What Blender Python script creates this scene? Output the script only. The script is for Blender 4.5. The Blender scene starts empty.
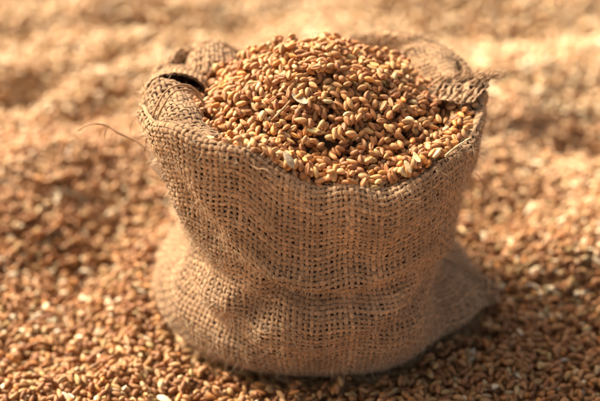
import bpy, math, random
import numpy as np
from mathutils import Vector, Matrix

random.seed(7)
rng = np.random.default_rng(11)
R = math.radians
MM = 0.001
sc = bpy.context.scene
col = sc.collection

# ------------------------------------------------------------------ camera
PITCH = R(35.0)
TARGET = np.array([-0.0090, 0.0, 0.0530])
DIST = 0.66
FOC = 88.5
VIEW = np.array([0.0, math.cos(PITCH), -math.sin(PITCH)])
UP = np.array([0.0, math.sin(PITCH), math.cos(PITCH)])
CAM = TARGET - VIEW * DIST
cd = bpy.data.cameras.new("camera")
cam = bpy.data.objects.new("camera", cd)
col.objects.link(cam)
cam.location = CAM
cam.rotation_euler = (math.pi / 2 - PITCH, 0, 0)
cd.lens = FOC
cd.sensor_width = 36
cd.clip_start = 0.01
cd.clip_end = 100
cd.dof.use_dof = True
cd.dof.focus_distance = 0.594
cd.dof.aperture_fstop = 5.4
cd.dof.aperture_blades = 0
sc.camera = cam

def project(p):
    """world (n,3) -> pixels of the 600x401 frame, depth"""
    d = p - CAM
    z = d @ VIEW
    x = 300 + d[..., 0] / z * FOC / 36 * 600
    y = 200.5 - (d @ UP) / z * FOC / 36 * 600
    return x, y, z

def on_y(px, py, y):
    """the point at depth plane y (metres) seen at a pixel of the 600x401 frame"""
    d = VIEW + np.array([1., 0, 0]) * (px - 300) / 600 * 36 / FOC - UP * (py - 200.5) / 600 * 36 / FOC
    t = (y - CAM[1]) / d[1]
    return CAM + d * t

def on_z(px, py, z):
    d = VIEW + np.array([1., 0, 0]) * (px - 300) / 600 * 36 / FOC - UP * (py - 200.5) / 600 * 36 / FOC
    t = (z - CAM[2]) / d[2]
    return CAM + d * t

# ------------------------------------------------------------------ helpers
def tag(o, label=None, cat=None, group=None, kind=None):
    if label: o["label"] = label
    if cat: o["category"] = cat
    if group: o["group"] = group
    if kind: o["kind"] = kind
    return o

def raw_mesh(name, verts, faces_list, mat, parent=None, smooth=True, attrs=None):
    """faces_list: list of (m,k) int arrays"""
    me = bpy.data.meshes.new(name)
    verts = np.ascontiguousarray(verts, dtype=np.float32).reshape(-1, 3)
    me.vertices.add(len(verts))
    me.vertices.foreach_set("co", verts.ravel())
    loops = np.concatenate([f.ravel() for f in faces_list]).astype(np.int32)
    totals = np.concatenate([np.full(len(f), f.shape[1], dtype=np.int32) for f in faces_list])
    starts = np.concatenate([[0], np.cumsum(totals)[:-1]]).astype(np.int32)
    me.loops.add(len(loops))
    me.loops.foreach_set("vertex_index", loops)
    me.polygons.add(len(totals))
    me.polygons.foreach_set("loop_start", starts)
    me.polygons.foreach_set("loop_total", totals)
    if smooth:
        me.polygons.foreach_set("use_smooth", np.ones(len(totals), dtype=bool))
    me.update(calc_edges=True)
    for an, (typ, arr) in (attrs or {}).items():
        a = me.attributes.new(an, typ, "POINT")
        key = {"FLOAT": "value", "FLOAT_VECTOR": "vector", "FLOAT_COLOR": "color"}[typ]
        a.data.foreach_set(key, np.ascontiguousarray(arr, dtype=np.float32).ravel())
    me.materials.append(mat)
    o = bpy.data.objects.new(name, me)
    col.objects.link(o)
    if parent: o.parent = parent
    return o

def value_noise(x, y, seed, cell):
    """smooth 2-D value noise in -1..1, numpy"""
    r = np.random.default_rng(seed)
    T = r.uniform(-1, 1, (64, 64))
    X = x / cell; Y = y / cell
    i = np.floor(X).astype(int); j = np.floor(Y).astype(int)
    fx = X - i; fy = Y - j
    fx = fx * fx * (3 - 2 * fx); fy = fy * fy * (3 - 2 * fy)
    a = T[i % 64, j % 64]; b = T[(i + 1) % 64, j % 64]
    c = T[i % 64, (j + 1) % 64]; d = T[(i + 1) % 64, (j + 1) % 64]
    return (a * (1 - fx) + b * fx) * (1 - fy) + (c * (1 - fx) + d * fx) * fy

def fbm(x, y, seed, cell, n=3):
    s = 0; a = 1.0; t = 0
    for k in range(n):
        s = s + a * value_noise(x + 13.7 * k * cell, y - 5.1 * k * cell, seed + k, cell / 2 ** k)
        t += a; a *= .5
    return s / t

def node_mat(name):
    m = bpy.data.materials.new(name)
    m.use_nodes = True
    nt = m.node_tree
    return m, nt, nt.nodes, nt.links, nt.nodes["Principled BSDF"]

# ------------------------------------------------------------------ materials
def grain_material():
    m, nt, N, L, p = node_mat("wheat_kernel_skin")
    a = N.new("ShaderNodeAttribute"); a.attribute_name = "tint"
    lc = N.new("ShaderNodeAttribute"); lc.attribute_name = "gpos"
    no = N.new("ShaderNodeTexNoise"); no.inputs["Scale"].default_value = 1.0; no.inputs["Detail"].default_value = 3
    mp = N.new("ShaderNodeMapping"); mp.inputs["Scale"].default_value = (0.55, 2.2, 2.2)
    L.new(lc.outputs["Vector"], mp.inputs["Vector"]); L.new(mp.outputs[0], no.inputs["Vector"])
    rp = N.new("ShaderNodeValToRGB")
    rp.color_ramp.elements[0].position = .3; rp.color_ramp.elements[0].color = (.72, .66, .6, 1)
    rp.color_ramp.elements[1].position = .7; rp.color_ramp.elements[1].color = (1.18, 1.15, 1.1, 1)
    L.new(no.outputs["Fac"], rp.inputs[0])
    mx = N.new("ShaderNodeMix"); mx.data_type = "RGBA"; mx.blend_type = "MULTIPLY"; mx.inputs[0].default_value = 1
    L.new(a.outputs["Color"], mx.inputs[6]); L.new(rp.outputs[0], mx.inputs[7])
    L.new(mx.outputs[2], p.inputs["Base Color"])
    p.inputs["Roughness"].default_value = .56
    p.inputs["Specular IOR Level"].default_value = .4
    n2 = N.new("ShaderNodeTexNoise"); n2.inputs["Scale"].default_value = 3.0; n2.inputs["Detail"].default_value = 2
    m2 = N.new("ShaderNodeMapping"); m2.inputs["Scale"].default_value = (.35, 1.6, 1.6)
    L.new(lc.outputs["Vector"], m2.inputs["Vector"]); L.new(m2.outputs[0], n2.inputs["Vector"])
    b = N.new("ShaderNodeBump"); b.inputs["Strength"].default_value = .35; b.inputs["Distance"].default_value = .0002
    L.new(n2.outputs["Fac"], b.inputs["Height"]); L.new(b.outputs[0], p.inputs["Normal"])
    return m

def jute_material(name, base, var=1.0):
    m, nt, N, L, p = node_mat(name)
    t = N.new("ShaderNodeAttribute"); t.attribute_name = "tone"
    f = N.new("ShaderNodeAttribute"); f.attribute_name = "fib"
    mp = N.new("ShaderNodeMapping"); mp.inputs["Scale"].default_value = (.42, 2.6, 1.0)
    L.new(f.outputs["Vector"], mp.inputs["Vector"])
    no = N.new("ShaderNodeTexNoise"); no.inputs["Scale"].default_value = 2.2; no.inputs["Detail"].default_value = 4
    no.inputs["Roughness"].default_value = .65
    L.new(mp.outputs[0], no.inputs["Vector"])
    rp = N.new("ShaderNodeValToRGB")
    b0 = tuple(c * .42 for c in base); b1 = tuple(min(1, c * 1.5) for c in base)
    rp.color_ramp.elements[0].position = .36; rp.color_ramp.elements[0].color = (*b0, 1)
    rp.color_ramp.elements[1].position = .66; rp.color_ramp.elements[1].color = (*b1, 1)
    L.new(no.outputs["Fac"], rp.inputs[0])
    mx = N.new("ShaderNodeMix"); mx.data_type = "RGBA"; mx.blend_type = "MULTIPLY"; mx.inputs[0].default_value = 1
    L.new(rp.outputs[0], mx.inputs[6]); L.new(t.outputs["Color"], mx.inputs[7])
    tc = N.new("ShaderNodeTexCoord")
    n3 = N.new("ShaderNodeTexNoise"); n3.inputs["Scale"].default_value = 38; n3.inputs["Detail"].default_value = 5; n3.inputs["Roughness"].default_value = .62
    L.new(tc.outputs["Object"], n3.inputs["Vector"])
    r3 = N.new("ShaderNodeValToRGB")
    r3.color_ramp.elements[0].position = .34; r3.color_ramp.elements[0].color = (.74, .70, .66, 1)
    r3.color_ramp.elements[1].position = .62; r3.color_ramp.elements[1].color = (1.12, 1.10, 1.08, 1)
    L.new(n3.outputs["Fac"], r3.inputs[0])
    m3 = N.new("ShaderNodeMix"); m3.data_type = "RGBA"; m3.blend_type = "MULTIPLY"; m3.inputs[0].default_value = 1
    L.new(mx.outputs[2], m3.inputs[6]); L.new(r3.outputs[0], m3.inputs[7])
    L.new(m3.outputs[2], p.inputs["Base Color"])
    p.inputs["Roughness"].default_value = .8
    p.inputs["Specular IOR Level"].default_value = .25
    p.inputs["Sheen Weight"].default_value = .25
    p.inputs["Sheen Tint"].default_value = (1, .85, .62, 1)
    bp = N.new("ShaderNodeBump"); bp.inputs["Strength"].default_value = 1.0; bp.inputs["Distance"].default_value = .0006
    L.new(no.outputs["Fac"], bp.inputs["Height"]); L.new(bp.outputs[0], p.inputs["Normal"])
    return m

def plain_material(name, c, rough=.8, scale=400, lo=.6, hi=1.25):
    m, nt, N, L, p = node_mat(name)
    tc = N.new("ShaderNodeTexCoord")
    no = N.new("ShaderNodeTexNoise"); no.inputs["Scale"].default_value = scale; no.inputs["Detail"].default_value = 4
    L.new(tc.outputs["Object"], no.inputs["Vector"])
    rp = N.new("ShaderNodeValToRGB")
    rp.color_ramp.elements[0].position = .3; rp.color_ramp.elements[0].color = (*[k * lo for k in c], 1)
    rp.color_ramp.elements[1].position = .7; rp.color_ramp.elements[1].color = (*[min(1, k * hi) for k in c], 1)
    L.new(no.outputs["Fac"], rp.inputs[0]); L.new(rp.outputs[0], p.inputs["Base Color"])
    p.inputs["Roughness"].default_value = rough
    b = N.new("ShaderNodeBump"); b.inputs["Strength"].default_value = .5; b.inputs["Distance"].default_value = .0005
    L.new(no.outputs["Fac"], b.inputs["Height"]); L.new(b.outputs[0], p.inputs["Normal"])
    return m

def ground_material():
    m, nt, N, L, p = node_mat("wheat_floor_bed")
    tc = N.new("ShaderNodeTexCoord")
    vo = N.new("ShaderNodeTexVoronoi"); vo.inputs["Scale"].default_value = 210
    L.new(tc.outputs["Object"], vo.inputs["Vector"])
    rp = N.new("ShaderNodeValToRGB")
    rp.color_ramp.elements[0].color = (.34, .17, .06, 1); rp.color_ramp.elements[1].color = (.62, .38, .17, 1)
    L.new(vo.outputs["Color"], rp.inputs[0]); L.new(rp.outputs[0], p.inputs["Base Color"])
    b = N.new("ShaderNodeBump"); b.invert = True; b.inputs["Distance"].default_value = .004
    L.new(vo.outputs["Distance"], b.inputs["Height"]); L.new(b.outputs[0], p.inputs["Normal"])
    p.inputs["Roughness"].default_value = .6
    return m

M_GRAIN = grain_material()
M_JUTE = jute_material("jute_yarn", (.60, .365, .19))
M_FUZZ = plain_material("jute_fibre", (.68, .50, .30), .6, 60)
M_GAP_SHADE = plain_material("gap_shade", (.17, .092, .042), .9)  # dark brown of the added sheets that show as shade through gaps
M_GROUND = ground_material()
M_STRAW = plain_material("dry_straw", (.62, .46, .24), .5, 300)
M_HUSK = plain_material("pale_chaff", (.42, .32, .19), .7, 900, .55, 1.25)
M_STALK2 = plain_material("tan_chaff", (.42, .28, .13), .7, 900, .6, 1.25)
M_STALK = plain_material("brown_stalk", (.30, .19, .09), .55, 300)

# ------------------------------------------------------------------ terrain of loose grain
# elongated bumps and hollows: pixel x, y of the centre on the ground, semi-axes (mm) across / away, turn, height (mm)
FEATURES = [
    (112, 248, 46, 36, 20, -17), (60, 165, 70, 22, 12, 10), (20, 215, 40, 20, 0, 3),
    (150, 330, 10, 40, -20, 4), (60, 330, 60, 30, 10, -4),
    (18, 88, 26, 16, 10, -13), (90, 112, 26, 12, 5, -11), (55, 62, 40, 9, 18, 6), (110, 45, 45, 8, 12, 6),
    (70, 92, 45, 8, 14, 5), (70, 48, 28, 8, 8, -7), (105, 60, 22, 8, 8, -8), (150, 22, 22, 12, 0, -12),
    (190, 10, 25, 10, 0, 7), (60, 12, 50, 12, 10, 6), (20, 30, 30, 12, 0, -6), (235, 25, 30, 12, 0, -6),
    (150, 62, 24, 7, 5, 5), (130, 85, 26, 8, 4, 4),
    (590, 128, 34, 22, 0, -22), (520, 120, 44, 22, 10, 8), (500, 30, 80, 14, 0, -6), (470, 5, 70, 14, -4, 7),
    (560, 75, 50, 14, 6, 6), (590, 12, 40, 16, 0, -8),
    (505, 215, 30, 30, 0, -9), (570, 260, 40, 22, -8, 6), (560, 330, 50, 24, 10, -5), (430, 395, 50, 20, 0, -3),
]
FE = []
for (px, py, sx, sy, rot, h) in FEATURES:
    c = on_z(px, py, 0)
    FE.append((c[0], c[1], sx * MM, sy * MM, R(rot), h * MM))

def terrain(x, y):
    z = fbm(x, y, 3, .085, 3) * .009 + fbm(x * .8, y * 1.5, 31, .035, 2) * .0035
    back = np.clip((y - .10) / .1, 0, 1)
    z = z + back * fbm(x * .6 + y * .25, y * 1.6, 77, .05, 2) * .006
    for cx, cy, sx, sy, a, h in FE:
        dx = x - cx; dy = y - cy
        u = dx * math.cos(a) + dy * math.sin(a); v = -dx * math.sin(a) + dy * math.cos(a)
        z = z + (1.55 - .2 * np.clip((y - .08) / .1, 0, 1)) * h * np.exp(-(u / sx) ** 2 - (v / sy) ** 2)
    # the sack presses into the bed
    r = np.sqrt((x / .085) ** 2 + (y / .078) ** 2)
    w = np.clip((1.45 - r) / .45, 0, 1); w = w * w * (3 - 2 * w)
    bank = np.exp(-((r - 1.12) / .13) ** 2) * .0034 * np.clip(.55 + 1.3 * value_noise(x, y, 641, .03), 0, 1.5)
    return z * (1 - w) + w * -.0025 - .0055 + bank

# ------------------------------------------------------------------ wheat kernel
def kernel(nr, ns, crease=.44):
    """unit kernel, length along x -1..1, width y, thickness z, crease on -z"""
    if ns >= 14:
        k = np.linspace(0, 1, ns, endpoint=False)
        ph = -math.pi / 2 + 2 * math.pi * (k - .11 * np.sin(4 * math.pi * k) / (2) * .0) 
        t = (k * 2 - 1); t = np.sign(t) * np.abs(t) ** .8          # denser at the crease
        ph = -math.pi / 2 + math.pi + t * math.pi
    else:
        ph = np.linspace(0, 2 * math.pi, ns, endpoint=False)
    xs = -np.cos(np.linspace(0, math.pi, nr + 2))[1:-1]
    vs = [np.array([[-1.0, 0, 0]])]
    for x in xs:
        w = (1 - abs(x) ** 2.15) ** .56 * (1 + .13 * x - .10 * x * x)
        d = np.arctan2(np.sin(ph + math.pi / 2), np.cos(ph + math.pi / 2))
        cr = 1 - crease * np.exp(-(d / .33) ** 2) * (1 - x ** 4)
        yy = np.cos(ph) * w * cr * 1.0
        zz = np.sin(ph) * w * cr
        zz = np.where(zz > 0, zz * 1.03, zz * .97) + .10 * (1 - x * x) - .05
        vs.append(np.stack([np.full(ns, x), yy, zz], 1))
    vs.append(np.array([[1.0, 0, 0]]))
    v = np.concatenate(vs)
    tris, quads = [], []
    last = len(v) - 1
    for j in range(ns):
        k = (j + 1) % ns
        tris.append((0, 1 + k, 1 + j))
        b = 1 + (nr - 1) * ns
        tris.append((last, b + j, b + k))
        for i in range(nr - 1):
            a = 1 + i * ns
            quads.append((a + j, a + k, a + ns + k, a + ns + j))
    return v, np.array(tris), np.array(quads)

TINTS = np.array([[.48, .231, .083], [.57, .320, .132], [.35, .154, .053], [.62, .275, .075], [.50, .325, .13], [.70, .50, .27], [.54, .41, .21], [.68, .58, .41]])
TPROB_BACK = [.08, .24, .03, .02, .15, .32, .06, .10]  # paler mix for the back bed: its brighter light put into kernel colours
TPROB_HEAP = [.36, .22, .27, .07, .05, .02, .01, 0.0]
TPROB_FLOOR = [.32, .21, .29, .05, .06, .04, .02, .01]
LOOKS = ["golden brown", "light tan", "dark reddish brown", "bright orange", "greenish tan", "pale straw coloured", "pale green husked", "whitish"]

def deposit(x0, y0, x1, y1, res, base_fn, n, K, tprob, allowed=None, jitter=.30, size=1.0, tries=1):
    """drops kernels one by one on a height field; each rests on what lies below it"""
    gx = np.arange(x0, x1, res); gy = np.arange(y0, y1, res)
    X, Y = np.meshgrid(gx, gy, indexing="ij")
    H = base_fn(X, Y).astype(np.float64)
    B = H.copy()
    A = allowed(X, Y) if allowed is not None else None
    nx, ny = H.shape
    out = np.zeros((n, 3 + 9 + 3)); cnt = 0
    m = 6
    ti = rng.choice(len(TINTS), n, p=tprob)
    rn = rng.random((n, 12)); gn = rng.normal(size=(n, 6))
    cx = rng.integers(m, nx - m, (n, K)); cy = rng.integers(m, ny - m, (n, K))
    for k in range(n):
        cc = H[cx[k], cy[k]] - B[cx[k], cy[k]]
        if A is not None:
            cc = np.where(A[cx[k], cy[k]], cc, 9)
        q = int(np.argmin(cc))
        if cc[q] > 1: continue
        i = cx[k, q]; j = cy[k, q]
        a = .00285 * size * (1 + .11 * gn[k, 0]); b = .00146 * size * (1 + .11 * gn[k, 1]) * (.72 if rn[k, 5] < .07 else 1); c = .00138 * size * (1 + .08 * gn[k, 2])
        if a < .0024 * size: a = .0024 * size
        h = int(a / res) + 1
        ilo, ihi, jlo, jhi = max(i - h, 0), min(i + h + 1, nx), max(j - h, 0), min(j + h + 1, ny)
        dx = (np.arange(ilo, ihi) - i)[:, None] * res; dy = (np.arange(jlo, jhi) - j)[None, :] * res
        sub = H[ilo:ihi, jlo:jhi]
        mean = sub.mean()
        mdx = dx - dx.mean(); mdy = dy - dy.mean()
        gxx = (mdx * (sub - mean)).sum() / ((mdx ** 2).sum() * sub.shape[1])
        gyy = (mdy * (sub - mean)).sum() / ((mdy ** 2).sum() * sub.shape[0])
        gxx = max(-1.0, min(1.0, gxx)) + gn[k, 3] * jitter; gyy = max(-1.0, min(1.0, gyy)) + gn[k, 4] * jitter
        ez0 = np.array([-gxx, -gyy, 1.0]); ez0 /= math.sqrt(ez0 @ ez0)
        bestz = 1e9
        for tr_ in range(tries):
            psi = (rn[k, 0] + tr_ * .37) * 2 * math.pi
            ex = np.array([math.cos(psi), math.sin(psi), 0.0])
            ex = ex - ez0 * (ex @ ez0); ex /= math.sqrt(ex @ ex)
            ez = ez0
            ey = np.array([ez[1] * ex[2] - ez[2] * ex[1], ez[2] * ex[0] - ez[0] * ex[2], ez[0] * ex[1] - ez[1] * ex[0]])
            Rm = np.stack([ex, ey, ez], 1)
            Q = (Rm * np.array([1 / a ** 2, 1 / b ** 2, 1 / c ** 2])) @ Rm.T
            Bq = Q[0, 2] * dx + Q[1, 2] * dy
            Cq = Q[0, 0] * dx * dx + 2 * Q[0, 1] * dx * dy + Q[1, 1] * dy * dy - 1
            D = Bq * Bq - Q[2, 2] * Cq
            ok = D > 0
            sq = np.sqrt(np.where(ok, D, 0))
            lo = (-Bq - sq) / Q[2, 2]
            vals = (sub - lo)[ok]
            if len(vals) < 3: continue
            zm = vals.max()
            kk = int(.80 * len(vals))
            z = max(np.partition(vals, kk)[kk], zm - .0008)
            if z < bestz:
                bestz = z; best = (ex, ey, ez, ok, (-Bq + sq) / Q[2, 2])
        if bestz > 1e8: continue
        z = bestz; ex, ey, ez, ok, hi = best
        H[ilo:ihi, jlo:jhi] = np.where(ok, np.maximum(sub, z + hi), sub)
        # spin about the long axis so that the crease shows on some
        sp_ = rn[k, 1] * 2 * math.pi
        cs, ss = math.cos(sp_), math.sin(sp_)
        bb = (b + c) / 2
        ey2, ez2 = ey * cs + ez * ss, ez * cs - ey * ss
        if rn[k, 2] < .5: ex_ = -ex; ey2 = -ey2
        else: ex_ = ex
        out[cnt, :3] = (x0 + i * res, y0 + j * res, z)
        out[cnt, 3:12] = np.stack([ex_, ey2, ez2], 1).ravel()
        out[cnt, 12:] = (a, bb * 1.03, bb * .97)
        cnt += 1
    return out[:cnt], ti[:cnt] if cnt == n else rng.choice(len(TINTS), cnt, p=tprob), (gx, gy, H)

def tints(ti, warm=0):
    c = TINTS[ti] * rng.uniform(.76, 1.12, (len(ti), 1)) * rng.uniform(.95, 1.05, (len(ti), 3))
    return np.clip(c, 0, .9)

def grain_mesh(name, G, C, tpl, parent=None):
    v, tr, qu = tpl
    n = len(G); V = len(v)
    Rm = G[:, 3:12].reshape(n, 3, 3)
    loc = v[None] * G[:, None, 12:15]
    # slight bend along the length
    bend = (rng.random(n) * .10)[:, None]
    loc[:, :, 2] -= bend * G[:, 12:13] * (v[None, :, 0] ** 2)
    P = np.einsum("nij,nkj->nki", Rm, loc) + G[:, None, :3]
    off = (np.arange(n) * V)[:, None, None]
    F = [(tr[None] + off).reshape(-1, 3), (qu[None] + off).reshape(-1, 4)]
    colr = np.repeat(np.concatenate([C, np.ones((n, 1))], 1)[:, None], V, 1)
    # germ end of a kernel is a little paler
    tip = np.clip((-v[:, 0] - .55) / .45, 0, 1)[None, :, None]
    colr[:, :, :3] = colr[:, :, :3] * (1 + .25 * tip)
    gp = v[None] * np.array([3.2, 1.6, 1.5]) + rng.uniform(0, 200, (n, 1, 3))
    return raw_mesh(name, P.reshape(-1, 3), F, M_GRAIN, parent, True,
                    {"tint": ("FLOAT_COLOR", colr.reshape(-1, 4)), "gpos": ("FLOAT_VECTOR", gp.reshape(-1, 3))})

TPL_HI = kernel(11, 18)
TPL_MID = kernel(7, 10, .2)
TPL_LO = kernel(5, 6, .0)

# ------------------------------------------------------------------ the sack surface
# level: z, half width x, half depth front, half depth back (mm); the mouth is last, turning inwards
LEVELS = np.array([
    [-3.0, 46, 38, 40],
    [-3.0, 63, 52, 52],
    [2.0, 71.0, 59.5, 58],
    [10., 74.5, 65.5, 61],
    [23., 71, 69.0, 62],
    [36., 64, 69.5, 61],
    [48., 60.5, 67, 60],
    [54., 60.5, 65.5, 60],
    [58.5, 62.0, 66.3, 61],
    [66., 64.5, 67.2, 62],
    [79., 67.0, 67.0, 62],
    [91., 69.0, 66.0, 62],
    [101., 70.0, 64.5, 62],
    [105., 69.6, 62.5, 60.5],
    [105.8, 67.6, 60.4, 58.5],
    [102.5, 66, 58.8, 57],
    [90., 64.5, 57.5, 56],
    [78., 63., 56, 55],
])
NL = len(LEVELS)
TH_R = np.radians([0, 20, 40, 58, 74, 95, 120, 140, 160, 180, 200, 220, 240, 270, 300, 320, 340, 360])
Z_RIM = np.array([106, 107, 110, 110, 103, 93, 97, 110, 106, 103, 113, 122, 116, 101.0, 100.5, 102.5, 105, 106]) - 105.0

def periodic(th, keys, vals):
    """smooth periodic interpolation"""
    th = np.mod(th, 2 * math.pi)
    k = np.searchsorted(keys, th, side="right") - 1
    k = np.clip(k, 0, len(keys) - 2)
    t = (th - keys[k]) / (keys[k + 1] - keys[k])
    t = t * t * (3 - 2 * t)
    return vals[k] * (1 - t) + vals[k + 1] * t

def dang(a, b):
    return np.arctan2(np.sin(a - b), np.cos(a - b))

def level_curve(th, L):
    z, X, Yf, Yb = LEVELS[L]
    c = np.cos(th); s = np.sin(th)
    Y = np.where(s < 0, Yf, Yb)
    n = 2.25
    r = (np.abs(c / X) ** n + np.abs(s / Y) ** n) ** (-1 / n)
    # tuck line height and depth round the sack
    d_r = np.abs(dang(th, R(0))); d_l = np.abs(dang(th, R(185))); d_f = np.abs(dang(th, R(270)))
    zt = 1.0 * np.exp(-(d_f / .5) ** 2) - 16.0 * np.exp(-(d_r / .6) ** 2) - 8.0 * np.exp(-(d_l / .5) ** 2)
    w = math.exp(-((z - 54) / 24.0) ** 2)
    zz = z + zt * w
    depth = .15 + 0.25 * np.exp(-(dang(th, R(275)) / .38) ** 2) + .3 * np.exp(-(dang(th, R(330)) / .3) ** 2) + .7 * np.exp(-(dang(th, R(190)) / .3) ** 2)
    if 6 <= L <= 7: r = r - (1.6, 2.6)[L - 6] * depth
    if 8 <= L <= 9: r = r + (1.2, 1.6)[L - 8] * depth
    if 4 <= L <= 11:
        r = r - (6, 12.5, 14, 14, 12, 8.5, 5, 2)[L - 4] * np.exp(-(d_r / .55) ** 2)
        r = r - (-1, 1, 3, 4.5, 4.5, 3.5, 2, 1)[L - 4] * np.exp(-(d_l / .5) ** 2)
    if L >= 9:
        r = r + 7.5 * min(1, (z - 66) / 36.0 if L < 13 else 1) * np.exp(-(d_l / .5) ** 2)
        w2 = min(1, max(0, (z - 62) / 36.0)) if L < 13 else 1
        zz = zz + periodic(th, TH_R, Z_RIM) * max(w2, 0)
        # flare of the mouth at the left front, gathers at the left and right corners
        fl = 4.5 * np.exp(-(dang(th, R(212)) / .38) ** 2) * max(w2, 0)
        r = r + fl
        g = np.exp(-(dang(th, R(172)) / .22) ** 2) + .8 * np.exp(-(dang(th, R(12)) / .22) ** 2) + .5 * np.exp(-(dang(th, R(140)) / .3) ** 2)
        r = r + max(w2, 0) * g * 2.4 * np.sin(th * 34)
        r = r + max(w2, 0) * 1.2 * np.sin(th * 5 + 1)
    if L in (13, 14):
        # the lip is thick and uneven
        zz = zz + 1.0 * np.sin(th * 9 + 2) + .6 * np.sin(th * 17)
    if 1 <= L <= 5:
        r = r - 7.5 * np.exp(-(dang(th, R(-38)) / .26) ** 2) - 4 * np.exp(-(dang(th, R(22)) / .25) ** 2)
    if 1 <= L <= 6:
        # the bottom corner with the seam ear, right; rounded swelling left
        ear = np.exp(-(dang(th, R(-8)) / .10) ** 2) * math.exp(-((z - 10) / 9.0) ** 2)
        r = r + 4.5 * ear
        r = r + .8 * np.exp(-(dang(th, R(-8)) / .3) ** 2) * math.exp(-((z - 10) / 12.0) ** 2)
    if 4 <= L <= 5:
        # swelling under the tuck, front left of the middle, and a dent beside it
        r = r + 2.0 * np.exp(-(dang(th, R(262)) / .3) ** 2) + 1.2 * np.exp(-(dang(th, R(300)) / .25) ** 2)
    return np.stack([r * c, r * s, zz], -1)

def catmull(P, t):
    """P (L, n, 3) levels; t (m,) in 0..L-1 -> (m, n, 3)"""
    Ln = len(P)
    k = np.clip(np.floor(t).astype(int), 0, Ln - 2)
    f = (t - k)[:, None, None]
    p1 = P[k]; p2 = P[k + 1]
    p0 = P[np.maximum(k - 1, 0)]; p3 = P[np.minimum(k + 2, Ln - 1)]
    return .5 * (2 * p1 + (p2 - p0) * f + (2 * p0 - 5 * p1 + 4 * p2 - p3) * f ** 2 + (3 * p1 - p0 - 3 * p2 + p3) * f ** 3)

PITCHMM = 2.2
NU = 188
SUB = 4
nth = NU * SUB
th = np.arange(nth) * 2 * math.pi / nth
lv = np.stack([level_curve(th, L) for L in range(NL)])          # (NL, nth, 3) mm
tt = np.linspace(0, NL - 1, 1400)
fine = catmull(lv, tt)
fr = fine[:, ::41].copy()
arc = np.concatenate([[0], np.cumsum(np.linalg.norm(np.diff(fr, axis=0), axis=2).mean(1))])
NV = int(arc[-1] / PITCHMM)
tv = np.interp(np.linspace(0, arc[-1], NV * SUB + 1), arc, tt)
S = catmull(lv, tv)                                             # (nv, nth, 3)
nv = len(S)
# soft wrinkles
ang = np.broadcast_to(th[None], (nv, nth)); arcv = np.linspace(0, arc[-1], nv)[:, None] + 0 * ang
def wr(seed, cu, cv, shear=0.0):
    x = np.cos(ang) * 66 ; y = np.sin(ang) * 66
    a1 = value_noise(x + shear * arcv + 500, y + arcv * cv + 500, seed, cu)
    return a1
rad = np.stack([np.cos(ang), np.sin(ang), 0 * ang], -1)
wz = np.clip(S[..., 2] / 12, 0, 1)
S = S + rad * ((wr(5, 26, .9) * 1.5 + wr(9, 12, .6, .3) * .6 + wr(15, 6, .5, -.2) * .25) * wz)[..., None]

# creases: polylines of (angle deg, height mm, depth mm, half width mm); the cloth sinks on the line and swells above it
CREASES = [
    [(174, 50, 2.0, 3), (196, 47, 4.5, 3.2), (208, 40, 4.6, 4), (222, 32, 3.4, 5.5), (236, 26, 3.0, 7), (248, 21, .8, 8)],
    [(186, 62, .8, 3), (200, 53, 2.4, 3), (212, 48, .5, 3)],
    [(236, 62, .3, 4), (245, 60, 2.0, 4), (254, 56, 5.0, 4), (266, 51, 5.8, 4.5), (280, 50, 5.0, 4.5), (296, 52, 3.8, 5), (312, 57, 1.2, 6), (324, 60, .3, 6)],
    [(238, 32, 1.5, 7), (246, 42, 3.6, 6), (254, 52, 2.0, 5)],
    [(276, 24, .4, 6), (292, 33, 2.4, 6), (306, 42, 3.6, 6), (320, 47, 4.2, 5), (332, 44, 4.2, 5), (345, 37, 3.6, 5), (358, 31, 1.4, 5)],
    [(262, 84, .2, 8), (278, 74, 1.6, 9), (296, 70, .3, 9)],
    [(300, 24, .3, 6), (320, 30, 1.8, 6), (338, 33, .6, 6)],
    [(214, 104, .4, 5), (222, 88, 2.8, 6), (232, 74, 2.4, 7), (240, 62, .3, 7)],
    [(196, 88, .4, 4), (203, 74, 2.2, 5), (206, 62, .5, 5)],
    [(330, 92, .3, 6), (338, 76, 2.0, 7), (342, 60, .5, 7)],
    [(222, 20, .3, 6), (232, 12, 1.4, 7), (246, 6, .3, 6)],
]
topi0 = np.argmax(S[:, :, 2], axis=0)
outer = (np.arange(nv)[:, None] <= topi0[None]) & (S[..., 2] > 0)
disp = np.zeros((nv, nth))
for line in CREASES:
    A = np.degrees(ang); Zc = S[..., 2]
    best = np.full((nv, nth), 1e9); dep = np.zeros((nv, nth)); wid_ = np.ones((nv, nth)); sgn = np.zeros((nv, nth))
    for (a1, z1, d1, w1), (a2, z2, d2, w2) in zip(line[:-1], line[1:]):
        ux = (a2 - a1) * 1.15; uz = z2 - z1
        px_ = (A - a1) * 1.15; pz_ = Zc - z1
        t = np.clip((px_ * ux + pz_ * uz) / (ux * ux + uz * uz), 0, 1)
        ex_ = px_ - t * ux; ez_ = pz_ - t * uz
        d = np.hypot(ex_, ez_)
        m_ = d < best
        best = np.where(m_, d, best); dep = np.where(m_, d1 + (d2 - d1) * t, dep); wid_ = np.where(m_, w1 + (w2 - w1) * t, wid_)
        sgn = np.where(m_, np.sign(ez_ + 1e-6), sgn)
    q_ = best / wid_
    sd_ = sgn * q_
    disp += dep * (-np.exp(-q_ ** 2 * 1.3) * .9 + .75 * np.exp(-((sd_ - 1.7) / 1.1) ** 2) + .25 * np.exp(-((sd_ + 1.9) / 1.3) ** 2))
S = S + rad * (disp * outer)[..., None]

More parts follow.
